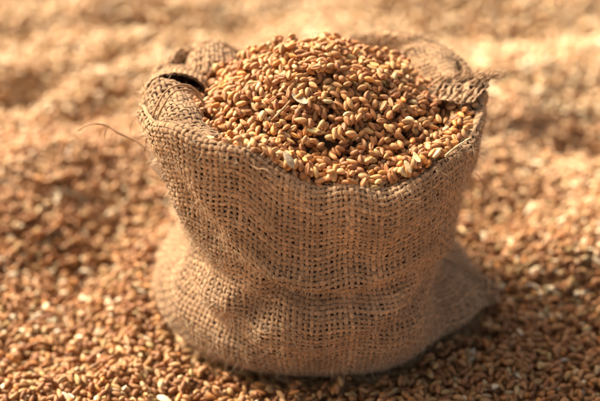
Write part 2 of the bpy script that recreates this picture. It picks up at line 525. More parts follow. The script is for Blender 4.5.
# even out the spacing of the weft along every meridian
for c_ in range(nth):
    seg = np.concatenate([[0], np.cumsum(np.linalg.norm(np.diff(S[:, c_], axis=0), axis=1))])
    tgt = np.linspace(0, seg[-1], nv)
    S[:, c_] = np.stack([np.interp(tgt, seg, S[:, c_, q_]) for q_ in range(3)], 1)

def grid_normals(S, periodic_u=True):
    dv = np.gradient(S, axis=0)
    if periodic_u:
        du = (np.roll(S, -1, 1) - np.roll(S, 1, 1)) / 2
    else:
        du = np.gradient(S, axis=1)
    n = np.cross(du, dv)
    n /= np.linalg.norm(n, axis=2, keepdims=True) + 1e-9
    return n, du, dv
Nrm, dU, dV = grid_normals(S)

def threads(lines, norms, sides, hw, ht, sub, phase, amp, seed, closed, tone_lo=.72, tone_hi=1.2, taper=False):
    """lines (k, m, 3) mm centrelines, norms the same; weaves over and under; returns verts (mm), faces, tone, fib"""
    r = np.random.default_rng(seed)
    k, m, _ = lines.shape
    if closed:
        tan = np.roll(lines, -1, 1) - np.roll(lines, 1, 1)
    else:
        tan = np.gradient(lines, axis=1)
    tan /= np.linalg.norm(tan, axis=2, keepdims=True) + 1e-9
    side = np.cross(norms, tan)
    side /= np.linalg.norm(side, axis=2, keepdims=True) + 1e-9
    s = np.arange(m) / sub
    wave = np.cos(math.pi * (s[None] + phase[:, None])) * amp
    # unevenness along each thread
    def wob(cell, sd):
        xx = np.broadcast_to(s[None], (k, m)); yy = np.broadcast_to(np.arange(k)[:, None] * 7.31, (k, m))
        return value_noise(xx, yy, sd, cell)
    wid = hw * (1 + .26 * wob(5, seed + 1) + .20 * wob(1.1, seed + 2)) * r.uniform(.76, 1.18, (k, 1))
    wid = wid * (1 + 1.9 * np.clip(wob(1.7, seed + 8) - .74, 0, 1))
    lat = .34 * wob(5, seed + 3) + .22 * wob(1.3, seed + 4)
    c = lines + norms * wave[..., None] + side * (lat * 1.0)[..., None]
    ph = np.linspace(0, 2 * math.pi, sides, endpoint=False)
    ws = wid[..., None] * np.cos(ph); hs = (ht * (wid / hw) ** .5)[..., None] * np.sin(ph)
    if taper:
        tp = np.clip((m - 1 - np.arange(m)) / (m * .35), .15, 1)[None, :, None]
        ws = ws * tp; hs = hs * tp
    V = c[:, :, None] + side[:, :, None] * ws[..., None] + norms[:, :, None] * hs[..., None]
    idx = np.arange(k * m * sides).reshape(k, m, sides)
    a = idx if closed else idx[:, :-1]
    b = np.roll(idx, -1, 1) if closed else idx[:, 1:]
    F = np.stack([a, np.roll(a, -1, 2), np.roll(b, -1, 2), b], -1).reshape(-1, 4)
    tone = r.uniform(tone_lo, tone_hi, (k, 1, 1)) * (1 + .16 * wob(6, seed + 5)[..., None]) * np.ones((k, m, sides))
    fib = np.stack([np.broadcast_to((s * PITCHMM)[None, :, None], (k, m, sides)),
                    np.broadcast_to((ph * .9)[None, None], (k, m, sides)) + (s * PITCHMM * .9)[None, :, None],
                    np.broadcast_to(np.arange(k)[:, None, None] * 3.7 + seed, (k, m, sides))], -1)
    return V.reshape(-1, 3), F, tone.ravel(), fib.reshape(-1, 3)

def thread_object(name, packs, mat, parent):
    Vs, Fs, Ts, Bs = [], [], [], []
    o = 0
    for V, F, T, B in packs:
        Vs.append(V); Fs.append(F + o); Ts.append(T); Bs.append(B); o += len(V)
    V = np.concatenate(Vs) * MM; T = np.concatenate(Ts)
    tc = np.stack([T, T, T, np.ones_like(T)], 1)
    return raw_mesh(name, V, [np.concatenate(Fs)], mat, parent, True,
                    {"tone": ("FLOAT_COLOR", tc), "fib": ("FLOAT_VECTOR", np.concatenate(Bs))})

sack = bpy.data.objects.new("burlap_sack", None)
col.objects.link(sack)
sack.empty_display_size = .02
tag(sack, "open brown burlap sack with rolled down mouth, filled with wheat and standing on spilled grain", "sack")

# threads of the body
wu = np.arange(0, NU) * SUB + 1
warp_l = S[:, wu].transpose(1, 0, 2); warp_n = Nrm[:, wu].transpose(1, 0, 2)
wvi = np.arange(0, NV) * SUB + 1
weft_l = S[wvi]; weft_n = Nrm[wvi]
pk1 = threads(warp_l, warp_n, 6, .83, .36, SUB, np.arange(NU) + 1 - .25, .30, 100, False)
pk2 = threads(weft_l, weft_n, 6, .83, .36, SUB, np.arange(NV) + 0 - .25, .30, 200, True)
thread_object("woven_cloth", [pk1, pk2], M_JUTE, sack)

# added dark sheet inside the weave: shade of the gaps put into its colour
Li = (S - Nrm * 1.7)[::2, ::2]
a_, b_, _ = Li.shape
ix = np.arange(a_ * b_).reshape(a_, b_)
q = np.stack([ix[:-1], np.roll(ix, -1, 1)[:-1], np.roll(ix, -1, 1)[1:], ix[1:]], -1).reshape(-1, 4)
raw_mesh("gap_shade_sheet", Li.reshape(-1, 3) * MM, [q], M_GAP_SHADE, sack)

patch_fz = []
def bez_patch(ctrl, nu_, nv_):
    """ctrl (a, b, 3) -> Catmull surface (nv_, nu_, 3)"""
    c = np.asarray(ctrl, float)
    t1 = np.linspace(0, c.shape[0] - 1, nv_)
    A1 = catmull(c, t1)                       # (nv_, b, 3)
    A2 = catmull(A1.transpose(1, 0, 2), np.linspace(0, c.shape[1] - 1, nu_))
    return A2.transpose(1, 0, 2)

def woven_patch(name, ctrl, su, sv, seed, mat=M_JUTE, parent=sack, flip=False, backing=True):
    """su, sv: approximate size in mm along columns / rows"""
    ku = max(4, int(su / PITCHMM)); kv = max(4, int(sv / PITCHMM))
    G = bez_patch(ctrl, ku * SUB + 1, kv * SUB + 1)
    gu = np.linspace(0, 1, ku * SUB + 1)[None]; 
    Ng, _, _ = grid_normals(G, False)
    if flip: Ng = -Ng
    G = G + Ng * (value_noise(G[..., 0] + 300, G[..., 1] + G[..., 2] + 300, seed, 7.0) * 1.1 + value_noise(G[..., 0] + 300, G[..., 1] + G[..., 2] + 300, seed + 7, 3.5) * .2)[..., None]
    i1 = np.arange(0, ku) * SUB + 2; i2 = np.arange(0, kv) * SUB + 2
    p1 = threads(G[:, i1].transpose(1, 0, 2), Ng[:, i1].transpose(1, 0, 2), 6, .83, .36, SUB, np.arange(ku) + 1 - .5, .30, seed, False)
    p2 = threads(G[i2], Ng[i2], 6, .83, .36, SUB, np.arange(kv) - .5, .30, seed + 50, False)
    o = thread_object(name, [p1, p2], mat, parent)
    patch_fz.append((G, Ng))
    if backing:
        Lb = (G - Ng * .9)[::2, ::2]  # same added dark sheet, behind the weave of the patch
        a, b, _ = Lb.shape
        ix = np.arange(a * b).reshape(a, b)
        q = np.stack([ix[:-1, :-1], ix[:-1, 1:], ix[1:, 1:], ix[1:, :-1]], -1).reshape(-1, 4)
        raw_mesh("backing", Lb.reshape(-1, 3) * MM, [q], M_GAP_SHADE, o)
    return o, G, Ng

def P(px, py, y):
    return on_y(px, py, y * MM) / MM

# the folded flap at the right of the mouth: a saddle that rolls over towards the viewer
flap = [
    [P(398, 47, 50), P(409, 46, 46), P(424, 42, 42), P(440, 46, 36), P(452, 56, 30), P(456, 68, 26)],
    [P(399, 58, 44), P(409, 54, 38), P(425, 49, 34), P(441, 53, 28), P(455, 64, 22), P(458, 77, 20)],
    [P(404, 70, 36), P(414, 64, 30), P(430, 59, 24), P(446, 65, 18), P(459, 76, 14), P(463, 89, 14)],
    [P(414, 82, 26), P(423, 76, 22), P(438, 71, 16), P(453, 78, 10), P(466, 88, 6), P(470, 99, 6)],
    [P(424, 92, 20), P(433, 87, 16), P(447, 84, 10), P(461, 90, 4), P(473, 100, 2), P(477, 112, 4)],
]
woven_patch("folded_flap", flap, 40, 34, 400, flip=True)

# the curled loop of cloth at the left corner, a small open arch
arch = [[P(x, y, d) for (x, y) in ((147, 104), (149, 86), (158, 73), (174, 68), (192, 71), (206, 80), (212, 94))] for d in (4,)]
arch2 = []
for (dd, sx, sy) in ((2, 0, 3), (9, 0, 0), (16, 3, -3), (24, 8, -5), (32, 16, -6)):
    row = []
    for (x, y) in ((146, 108), (148, 88), (157, 75), (172, 70), (190, 74), (204, 83), (211, 96)):
        row.append(P(x + sx * .6, y + sy, dd))
    arch2.append(row)
woven_patch("curled_corner", arch2, 46, 26, 500)

# the hump of the rim behind it
hump = []
for (dd, sy, sc_) in ((20, 26, 1.05), (27, 9, 1.0), (34, 0, .95), (42, -2, .9), (49, 10, .9), (52, 26, 1.0)):
    hump.append([P(212 + (x - 212) * sc_, y + sy, dd) for (x, y) in ((180, 78), (186, 60), (198, 50), (214, 47), (230, 52), (246, 62))])
woven_patch("rim_hump", hump, 40, 26, 600)

# gathered cloth that folds over the left corner of the mouth
gat = []
for (dd, row) in ((-2, ((140, 108), (145, 91), (156, 81), (169, 80), (184, 85), (194, 95))),
                  (-12, ((142, 124), (149, 107), (161, 97), (175, 94), (189, 97), (198, 106))),
                  (-21, ((146, 132), (153, 116), (165, 106), (179, 103), (192, 107), (201, 117))),
                  (-31, ((153, 142), (160, 126), (172, 116), (186, 113), (198, 118), (207, 128))),
                  (-40, ((164, 154), (171, 139), (183, 129), (197, 125), (209, 130), (219, 140))),
                  (-47, ((180, 164), (187, 151), (199, 141), (213, 137), (226, 142), (234, 152)))):
    gat.append([P(x + 1.2 * math.sin(k * 2.2 + dd), y + 1.5 * math.sin(k * 2.4 + dd * .3), dd) for k, (x, y) in enumerate(row)])
woven_patch("gathered_corner", gat, 30, 46, 640, flip=True)

# frayed gathered edge at the right corner: pleated cloth with free thread ends
rr = np.random.default_rng(5)
ruf = []
jx = rr.normal(size=17) * 1.0
for r_i, (xa, ya, xb, yb, dep_) in enumerate(((424, 102, 474, 105, -6), (427, 96, 479, 98, -2), (431, 89, 485, 89, 5), (437, 82, 491, 79, 13))):
    row = []
    for k in range(17):
        t = k / 16
        ax_ = xa + (xb - xa) * t; ay_ = ya + (yb - ya) * t - 3 * math.sin(t * math.pi) * (r_i == 0)
        row.append(P(ax_ + jx[k] * r_i * .5, ay_ + rr.normal() * .8, dep_ - 4 * t + (1.7 if k % 2 else -1.7) * (.5 + .5 * r_i / 3) + rr.normal() * .6))
    ruf.append(row)
woven_patch("gathered_ruffle", ruf, 46, 14, 660, flip=True, backing=False)
lines, norms = [], []
for k in range(110):
    t = rr.random()
    top = P(437 + 54 * t, 81 - 3 * t, 12 - 4 * t + rr.normal() * 2)
    d_ = np.array([3 + 4 * t + rr.normal() * 2, rr.normal() * 2.0, 4.5 + rr.normal() * 1.5]) * rr.uniform(.35, 1.0)
    c = np.array([top - d_ * .8, top, top + d_ * .6 + rr.normal(size=3) * .4, top + d_ + rr.normal(size=3) * 1.2])[:, None]
    lines.append(catmull(c, np.linspace(0, 3, 16))[:, 0]); norms.append(np.tile(np.array([0, -.8, .6]), (16, 1)))
fr1 = threads(np.array(lines), np.array(norms), 5, .38, .34, 4, np.zeros(110), 0.0, 700, False, .9, 1.3, True)
thread_object("frayed_edge", [fr1], M_JUTE, sack)

def tube_pack(pts, rad_, seed, n=60, sides=6, tone=(.9, 1.15)):
    c = np.asarray(pts, float)[:, None]
    l = catmull(c, np.linspace(0, len(pts) - 1, n))[:, 0]
    rr = np.random.default_rng(seed)
    nrm = np.tile(np.array([.1, -.7, .7]), (n, 1))
    return threads(l[None], nrm[None], sides, rad_, rad_, 4, np.zeros(1), 0, seed, False, tone[0], tone[1], True)

# side seam ridge, right: from the tuck down to the bottom corner
def surf_pt(theta, z, out=0.0, above=True):
    c = int(round((theta % (2 * math.pi)) / (2 * math.pi) * nth)) % nth
    colz = S[:, c, 2]
    top = int(np.argmax(colz))
    k = int(np.argmin(np.abs(colz[:top + 1] - z)))
    return S[k, c] + Nrm[k, c] * out
seam_pts = [surf_pt(R(-5 - 1.5 * math.sin(z * .2)), z, .9) for z in (78, 66, 56, 48, 40, 32, 24, 16, 10, 5)]
s1 = tube_pack(seam_pts, 1.5, 810, 90)
seam2 = [p + np.array([-.5, -2.6, .3]) for p in seam_pts]
s2 = tube_pack(seam2, 1.0, 811, 90)
thread_object("side_seam", [s1, s2], M_JUTE, sack)
# folded ear of the seam at the bottom corner
e0 = surf_pt(R(-8), 11, 0)
ear = []
for k, (dx, hz) in enumerate(((-9, 8), (-4, 7), (0, 5.2), (3.0, 2.6))):
    ear.append([e0 + np.array([dx, y, z]) for (y, z) in ((-4.5, -hz * .9), (-3.2, -hz * .1), (-.5, hz * .75), (2.5, hz * .1), (4, -hz * .9))])
woven_patch("corner_ear", ear, 18, 13, 820, flip=True)

# rim cord: doubled edge thread lying on the lip
lip = []
for k in range(0, 49):
    t = R(168 + (k / 48.0) * 50)
    c = int(round(t / (2 * math.pi) * nth)) % nth
    top = int(np.argmax(S[:, c, 2]))
    lip.append(S[top, c] + np.array([0, 0, .6 + .5 * math.sin(k * .9)]))
thread_object("edge_cord", [tube_pack(lip[::4], .9, 830, 120)], M_JUTE, sack)
# cord loop along the flap edge
thread_object("edge_cord", [tube_pack([P(403, 72, 33), P(402, 58, 37), P(408, 49, 40), P(424, 45, 38), P(441, 48, 31), P(454, 60, 24), P(457, 72, 19)], .9, 831, 80)], M_JUTE, sack)

# loose threads that hang from the sack
LOOSE = [
    ([P(204, 98, -22), P(190, 86, -25), P(172, 87, -30), P(158, 104, -32), P(149, 126, -30), P(145, 145, -26), P(146, 154, -24)], .58),
    ([P(206, 104, -22), P(192, 91, -24), P(174, 92, -28), P(162, 108, -31), P(153, 128, -28), P(146, 150, -22)], .46),
    ([P(78, 131, -6), P(90, 125, -8), P(105, 125, -8), P(118, 133, -9), P(136, 141, -10), P(150, 152, -12), P(164, 170, -16), P(173, 186, -18)], .42),
    ([P(108, 128, -6), P(104, 139, -8), P(110, 148, -10), P(117, 147, -8), P(116, 139, -6)], .22),
    ([P(160, 168, -16), P(166, 182, -18), P(171, 198, -20), P(178, 208, -20), P(184, 211, -20)], .42),
    ([P(420, 46, 36), P(428, 30, 36), P(432, 18, 38), P(440, 8, 42)], .12),
    ([P(150, 100, 0), P(138, 96, 0), P(132, 86, 2), P(126, 84, 3)], .14),
    ([P(440, 178, -38), P(452, 160, -30), P(470, 145, -28), P(487, 138, -28)], .2),
    ([P(470, 170, -10), P(480, 178, -10), P(484, 196, -12), P(478, 214, -14)], .14),
    ([P(146, 112, -6), P(136, 116, -8), P(130, 126, -9), P(133, 138, -9)], .16),
    ([P(151, 95, -2), P(143, 84, 0), P(146, 74, 1), P(154, 70, 2)], .14),
    ([P(158, 128, -20), P(150, 136, -22), P(144, 150, -22), P(147, 163, -21)], .2),
    ([P(166, 150, -24), P(160, 160, -26), P(162, 174, -26), P(170, 182, -25)], .16),
    ([P(173, 186, -18), P(180, 196, -20), P(190, 202, -24)], .3),
    ([P(205, 62, 30), P(198, 48, 30), P(204, 38, 30)], .12),
    ([P(246, 160, -58), P(255, 168, -64), P(266, 170, -68), P(275, 178, -70)], .22),
    ([P(352, 352, -72), P(345, 342, -74), P(336, 338, -74), P(330, 345, -74)], .3),
]
for k, (pts, r_) in enumerate(LOOSE):
    thread_object("loose_thread", [tube_pack(pts, r_, 850 + k, 50, 5, (1.1, 1.35))], M_JUTE, sack)

# fuzz: fine fibres that stand off the cloth
def fuzz(Sg, Ng, n, seed, lmin=1.2, lmax=6.5):
    r = np.random.default_rng(seed)
    i = r.integers(0, Sg.shape[0], n); j = r.integers(0, Sg.shape[1], n)
    p = Sg[i, j]; nn = Ng[i, j]
    L = lmin + (lmax - lmin) * r.random(n) ** 2.4
    d = nn * r.uniform(.15, 1.1, (n, 1)) + r.normal(size=(n, 3)) * .75
    d /= np.linalg.norm(d, axis=1, keepdims=True)
    bend = r.normal(size=(n, 3)); 
    m = 6
    t = np.linspace(0, 1, m)[None, :, None]
    c = p[:, None] + nn[:, None] * .45 + d[:, None] * L[:, None, None] * t + bend[:, None] * (L * .28)[:, None, None] * t * t
    s1 = np.cross(d, bend); s1 /= np.linalg.norm(s1, axis=1, keepdims=True) + 1e-9
    s2 = np.cross(d, s1)
    rad_ = r.uniform(.035, .085, n)[:, None, None] * (1.15 - t)
    ph = np.array([0, 2.094, 4.189])
    V = c[:, :, None] + (s1[:, None, None] * np.cos(ph)[None, None, :, None] + s2[:, None, None] * np.sin(ph)[None, None, :, None]) * rad_[:, :, None]
    ix = np.arange(n * m * 3).reshape(n, m, 3)
    a = ix[:, :-1]; b = ix[:, 1:]
    F = np.stack([a, np.roll(a, -1, 2), np.roll(b, -1, 2), b], -1).reshape(-1, 4)
    return V.reshape(-1, 3) * MM, F
lo_i = int(nv * .19)
V1, F1 = fuzz(S[lo_i:int(nv * .93)], Nrm[lo_i:int(nv * .93)], 34000, 91)
VV = [V1]; FF = [F1]; oo = len(V1)
for q_, (Gp, Np) in enumerate(patch_fz):
    v_, f_ = fuzz(Gp, Np, int(Gp.shape[0] * Gp.shape[1] * .045), 300 + q_, 1.0, 7.0)
    VV.append(v_); FF.append(f_ + oo); oo += len(v_)
V1 = np.concatenate(VV); F1 = np.concatenate(FF)
o = raw_mesh("fine_fibres", V1, [F1], M_FUZZ, sack)
tag(o, kind="stuff")

# ------------------------------------------------------------------ grain heap in the sack
topi = np.argmax(S[:, :, 2], axis=0)
inner = S[np.minimum(topi + 3 * SUB, nv - 1), np.arange(nth)]
rim_r = np.linalg.norm(S[topi, np.arange(nth)][:, :2], axis=1) - 2.0     # mm, at the lip
rim_z = S[topi, np.arange(nth), 2]

def heap_surface(X, Y):
    x = X / MM; y = Y / MM
    t = np.arctan2(y, x); rr_ = np.sqrt(x * x + y * y)
    tm = np.mod(t, 2 * math.pi)
    rr_rim = np.interp(tm, np.append(th, 2 * math.pi), np.append(rim_r, rim_r[0]))
    rz = np.interp(tm, np.append(th, 2 * math.pi), np.append(rim_z, rim_z[0]))
    q = np.clip(rr_ / rr_rim, 0, 1.2)
    # in front the grain reaches the lip, behind it lies deeper
    edge = rz - 7.5 + 4.0 * np.clip(-np.sin(t), 0, 1) - 15 * np.clip(np.sin(t), 0, 1) - 14 * np.exp(-(dang(t, R(172)) / .5) ** 2) - 10 * np.exp(-(dang(t, R(215)) / .35) ** 2) - 14 * np.exp(-(dang(t, R(52)) / .45) ** 2)
    cx, cy = -3.0, -3.0
    qq = np.sqrt(((x - cx) / 66) ** 2 + ((y - cy) / 60) ** 2)
    dome = 140.5 - 41 * np.sqrt(qq * qq + .07) - 8 
    w = np.clip((q - .55) / .45, 0, 1); w = w * w * (3 - 2 * w)
    h = dome * (1 - w) + edge * w
    h = h + fbm(X, Y, 55, .03, 2) * 1.8
    h = np.where(q > 1.03, edge - 14, h)
    return h * MM

def in_mouth(X, Y):
    x = X / MM; y = Y / MM
    tm = np.mod(np.arctan2(y, x), 2 * math.pi)
    rr_rim = np.interp(tm, np.append(th, 2 * math.pi), np.append(rim_r, rim_r[0]))
    return np.sqrt(x * x + y * y) < rr_rim - .2 + 1.2 * np.clip(-np.sin(tm), 0, 1)

G1, T1, _ = deposit(-.078, -.072, .078, .072, .0004, heap_surface, 4800, 8, TPROB_HEAP, in_mouth, .16, .80, 3)

hc = np.arange(-.074, .0741, .0015)
HX, HY = np.meshgrid(hc, hc, indexing="ij")
HZ = heap_surface(HX, HY)
ins = in_mouth(HX, HY)

# ------------------------------------------------------------------ grain bed on the floor
foot_r = np.max(np.where(S[:int(nv * .3), :, 2] < 7.0, np.linalg.norm(S[:int(nv * .30), :, :2], axis=2), 0), axis=0)
def off_sack(X, Y):
    x = X / MM; y = Y / MM
    tm = np.mod(np.arctan2(y, x), 2 * math.pi)
    fr_ = np.interp(tm, np.append(th, 2 * math.pi), np.append(foot_r, foot_r[0]))
    return np.sqrt(x * x + y * y) > fr_ - .6

G2, T2, _ = deposit(-.205, -.135, .205, .17, .0005, terrain, 26000, 4, TPROB_FLOOR, off_sack, .2, .84, 1)
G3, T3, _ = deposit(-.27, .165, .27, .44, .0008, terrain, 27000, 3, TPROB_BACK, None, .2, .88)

def scatter(n, x0, y0, x1, y1, hole):
    x = rng.uniform(x0, x1, n); y = rng.uniform(y0, y1, n)
    k = ~((x > hole[0]) & (x < hole[2]) & (y > hole[1]) & (y < hole[3]))
    x, y = x[k], y[k]; n = len(x)
    z = terrain(x, y) + rng.uniform(.001, .0042, n)
    psi = rng.uniform(0, 6.283, n); sl = rng.normal(0, .25, n); sp = rng.uniform(0, 6.283, n)
    ex = np.stack([np.cos(psi) * np.cos(sl), np.sin(psi) * np.cos(sl), np.sin(sl)], 1)
    ey = np.stack([-np.sin(psi), np.cos(psi), 0 * psi], 1); ez = np.cross(ex, ey)
    e2 = ey * np.cos(sp)[:, None] + ez * np.sin(sp)[:, None]; e3 = np.cross(ex, e2)
    G = np.zeros((n, 15)); G[:, :3] = np.stack([x, y, z], 1)
    G[:, 3:12] = np.stack([ex, e2, e3], 2).reshape(n, 9)
    G[:, 12:] = np.array([.0026, .0014, .0013])[None] * rng.normal(1, .09, (n, 1))
    return G, rng.choice(len(TINTS), n, p=TPROB_FLOOR)
G4, T4 = scatter(34000, -.36, -.30, .36, .46, (-.265, -.132, .265, .435))
G5, T5 = scatter(30000, -.27, -.135, .27, .17, (-.203, -.133, .203, .2))

# ------------------------------------------------------------------ which kernels show largest
W_, H_ = 900, 602
zb = np.full((H_, W_), 9.0); ib = np.full((H_, W_), -1, dtype=np.int64)
sx_, sy_, sz_ = project(S.reshape(-1, 3) * MM)
ax = (sx_ * 1.5).astype(int); ay = (sy_ * 1.5).astype(int)
for ddx in (-1, 0, 1):
    for ddy in (-1, 0, 1):
        X_ = np.clip(ax + ddx, 0, W_ - 1); Y_ = np.clip(ay + ddy, 0, H_ - 1)
        np.minimum.at(zb, (Y_, X_), sz_)
ALL = np.concatenate([G1, G2]); isheap = np.arange(len(ALL)) < len(G1); TALL = np.concatenate([T1, T2])
cxp, cyp, czp = project(ALL[:, :3])
EX = ALL[:, 3:12].reshape(-1, 3, 3)
RIGHT = np.array([1., 0, 0])
for k in np.argsort(czp):
    if not (-6 < cxp[k] < 606 and -6 < cyp[k] < 407): continue
    f = FOC / 36 * W_ / czp[k]
    B2 = np.stack([RIGHT @ EX[k], -(UP @ EX[k])]) * ALL[k, 12:] * f      # 2x3
    Cm = B2 @ B2.T
    Q = np.linalg.inv(Cm)
    x = cxp[k] * 1.5; y = cyp[k] * 1.5; h = int(ALL[k, 12] * f) + 1
    i0, i1, j0, j1 = max(int(x) - h, 0), min(int(x) + h + 2, W_), max(int(y) - h, 0), min(int(y) + h + 2, H_)
    if i0 >= i1 or j0 >= j1: continue
    dx = np.arange(i0, i1)[None] - x; dy = np.arange(j0, j1)[:, None] - y
    m_ = Q[0, 0] * dx * dx + 2 * Q[0, 1] * dx * dy + Q[1, 1] * dy * dy
    zz = czp[k] - ALL[k, 12] * .4 * np.sqrt(np.clip(1 - m_, 0, 1))
    sub = zb[j0:j1, i0:i1]
    hit = (m_ < 1) & (zz < sub)
    sub[hit] = zz[hit]; ib[j0:j1, i0:i1][hit] = k
cnt = np.bincount(ib[ib >= 0], minlength=len(ALL))
order = np.argsort(-cnt)
N_IND = 296
pick = order[:N_IND]
chosen = np.zeros(len(ALL), bool); chosen[pick] = True
C_ALL = tints(TALL)
def falloff_tint(C, xy, start=.03, full=.15):
    # light falloff put into the kernel colours: paler further back, darker and browner in front
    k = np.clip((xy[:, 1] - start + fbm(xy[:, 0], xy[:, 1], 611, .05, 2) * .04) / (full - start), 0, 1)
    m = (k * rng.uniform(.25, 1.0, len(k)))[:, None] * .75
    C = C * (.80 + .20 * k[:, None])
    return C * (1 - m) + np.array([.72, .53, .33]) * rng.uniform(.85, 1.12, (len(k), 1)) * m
C_ALL[~isheap] = falloff_tint(C_ALL[~isheap], ALL[~isheap, :2])

heap_rest = np.where(isheap & ~chosen)[0]; floor_rest = np.where(~isheap & ~chosen)[0]

# hidden core under the heap and everything of the heap that is not single
gi = -np.ones(HX.shape, int); gi[ins] = np.arange(ins.sum())
qs = []
a0 = gi[:-1, :-1]; a1 = gi[1:, :-1]; a2 = gi[1:, 1:]; a3 = gi[:-1, 1:]
okq = (a0 >= 0) & (a1 >= 0) & (a2 >= 0) & (a3 >= 0)
qs = np.stack([a0[okq], a1[okq], a2[okq], a3[okq]], -1)
hv = np.stack([HX[ins], HY[ins], HZ[ins] - .0002], -1)
core = raw_mesh("grain_filling", hv, [qs], M_GAP_SHADE, sack)

hs_ = grain_mesh("wheat_heap", ALL[heap_rest], C_ALL[heap_rest], TPL_HI)
tag(hs_, "mass of smaller and half buried wheat grains filling the mouth of the sack", "wheat", None, "stuff")
fs_ = grain_mesh("wheat_bed", ALL[floor_rest], C_ALL[floor_rest], TPL_MID)
tag(fs_, "spilled wheat grains covering the floor all round the sack", "wheat", None, "stuff")
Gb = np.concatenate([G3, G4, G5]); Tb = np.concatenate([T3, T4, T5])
bs_ = grain_mesh("wheat_bed", Gb, falloff_tint(tints(Tb), Gb[:, :2]), TPL_LO)
tag(bs_, "blurred golden wheat spread over the floor in ridges and hollows behind the sack", "wheat", None, "stuff")

for k in pick:
    g = ALL[k:k + 1].copy()
    loc = g[0, :3].copy(); g[0, :3] = 0
    o = grain_mesh("wheat_grain", g, C_ALL[k:k + 1], TPL_HI)
    o.location = loc
    look = LOOKS[TALL[k]]
    if isheap[k]:
        tag(o, f"{look} wheat grain lying on the heap in the mouth of the burlap sack", "grain", f"{look} wheat grains on the heap in the sack")
    else:
        tag(o, f"{look} wheat grain lying on the floor in front of and beside the sack", "grain", f"{look} wheat grains on the floor round the sack")

# ------------------------------------------------------------------ ground sheet
def ground():
    core_ = np.concatenate([-np.geomspace(12, .42, 14), np.linspace(-.40, .40, 201), np.geomspace(.42, 12, 14)])
    corey = np.concatenate([-np.geomspace(12, .32, 14), np.linspace(-.30, .52, 206), np.geomspace(.54, 40, 16)])
    X, Y = np.meshgrid(core_, corey, indexing="ij")
    Z = terrain(X, Y)
    e = np.maximum(np.abs(X) - .345, np.maximum(Y - .475, -.29 - Y))
    Z = Z + np.clip(e / .01, 0, 1) * .004
    # the sheet dips a little where the sack stands
    nx, ny = X.shape
    ix = np.arange(nx * ny).reshape(nx, ny)
    q = np.stack([ix[:-1, :-1], ix[1:, :-1], ix[1:, 1:], ix[:-1, 1:]], -1).reshape(-1, 4)
    o = raw_mesh("ground", np.stack([X, Y, Z], -1).reshape(-1, 3), [q], M_GROUND)
    tag(o, "floor covered in a bed of wheat", "ground", None, "structure")
ground()

# ------------------------------------------------------------------ bits of straw and husk
def lens_piece(name, p, direction, length, width, thick, mat, label, cat, curl=.15, nrm=(0, -.5, .85), group=None):
    """a boat shaped husk or seed with real thickness"""
    d = np.array(direction, float); d /= np.linalg.norm(d)
    n = np.array(nrm, float); n -= d * (n @ d); n /= np.linalg.norm(n)
    s = np.cross(n, d)
    m = 14; k = 10
    vs = []
    for i in range(m):
        t = -1 + 2 * (i + .0) / (m - 1)
        w = max(.02, (1 - abs(t) ** 2) ** .75)
        for j in range(k):
            a = 2 * math.pi * j / k
            x = t * length / 2; y = math.cos(a) * width / 2 * w; z = math.sin(a) * thick / 2 * w + curl * length * .5 * (t * t - .4) + (y / (width / 2 + 1e-9)) ** 2 * width * .18
            vs.append(d * x + s * y + n * z)
    ix = np.arange(m * k).reshape(m, k)
    q = np.stack([ix[:-1], np.roll(ix, -1, 1)[:-1], np.roll(ix, -1, 1)[1:], ix[1:]], -1).reshape(-1, 4)
    o = raw_mesh(name, np.array(vs), [q, ix[:1].reshape(1, k), ix[-1:].reshape(1, k)], mat)
    o.location = p
    return tag(o, label, cat, group)

def stick(name, pts, r0, mat, label, cat, group=None):
    base = np.array(pts[0]); c = np.array(pts, float)[:, None] - base
    l = catmull(c, np.linspace(0, len(pts) - 1, 24))[:, 0]
    tan = np.gradient(l, axis=0); tan /= np.linalg.norm(tan, axis=1, keepdims=True)
    n = np.array([0, -.6, .8]); s = np.cross(tan, n); s /= np.linalg.norm(s, axis=1, keepdims=True); n2 = np.cross(s, tan)
    k = 8; ph = np.linspace(0, 2 * math.pi, k, endpoint=False)
    rr_ = r0 * (1 - .35 * np.linspace(0, 1, 24))[:, None, None] * (1 + .08 * np.sin(np.arange(24) * 1.9))[:, None, None]
    V = l[:, None] + (s[:, None] * np.cos(ph)[None, :, None] + n2[:, None] * np.sin(ph)[None, :, None] * .7) * rr_
    ix = np.arange(24 * k).reshape(24, k)
    q = np.stack([ix[:-1], np.roll(ix, -1, 1)[:-1], np.roll(ix, -1, 1)[1:], ix[1:]], -1).reshape(-1, 4)
    o = raw_mesh(name, V.reshape(-1, 3), [q, ix[:1].reshape(1, k), ix[-1:].reshape(1, k)], mat)
    o.location = base
    return tag(o, label, cat, group)

def heap_pt(px, py, lift=.002):
    """where the ray of a 600x401 pixel meets the settled grain of the heap"""
    X = int(px * 1.5); Y = int(py * 1.5)
    k = zb[Y, X]
    d = VIEW + RIGHT * (px - 300) / 600 * 36 / FOC - UP * (py - 200.5) / 600 * 36 / FOC
    return CAM + d * (k - lift)

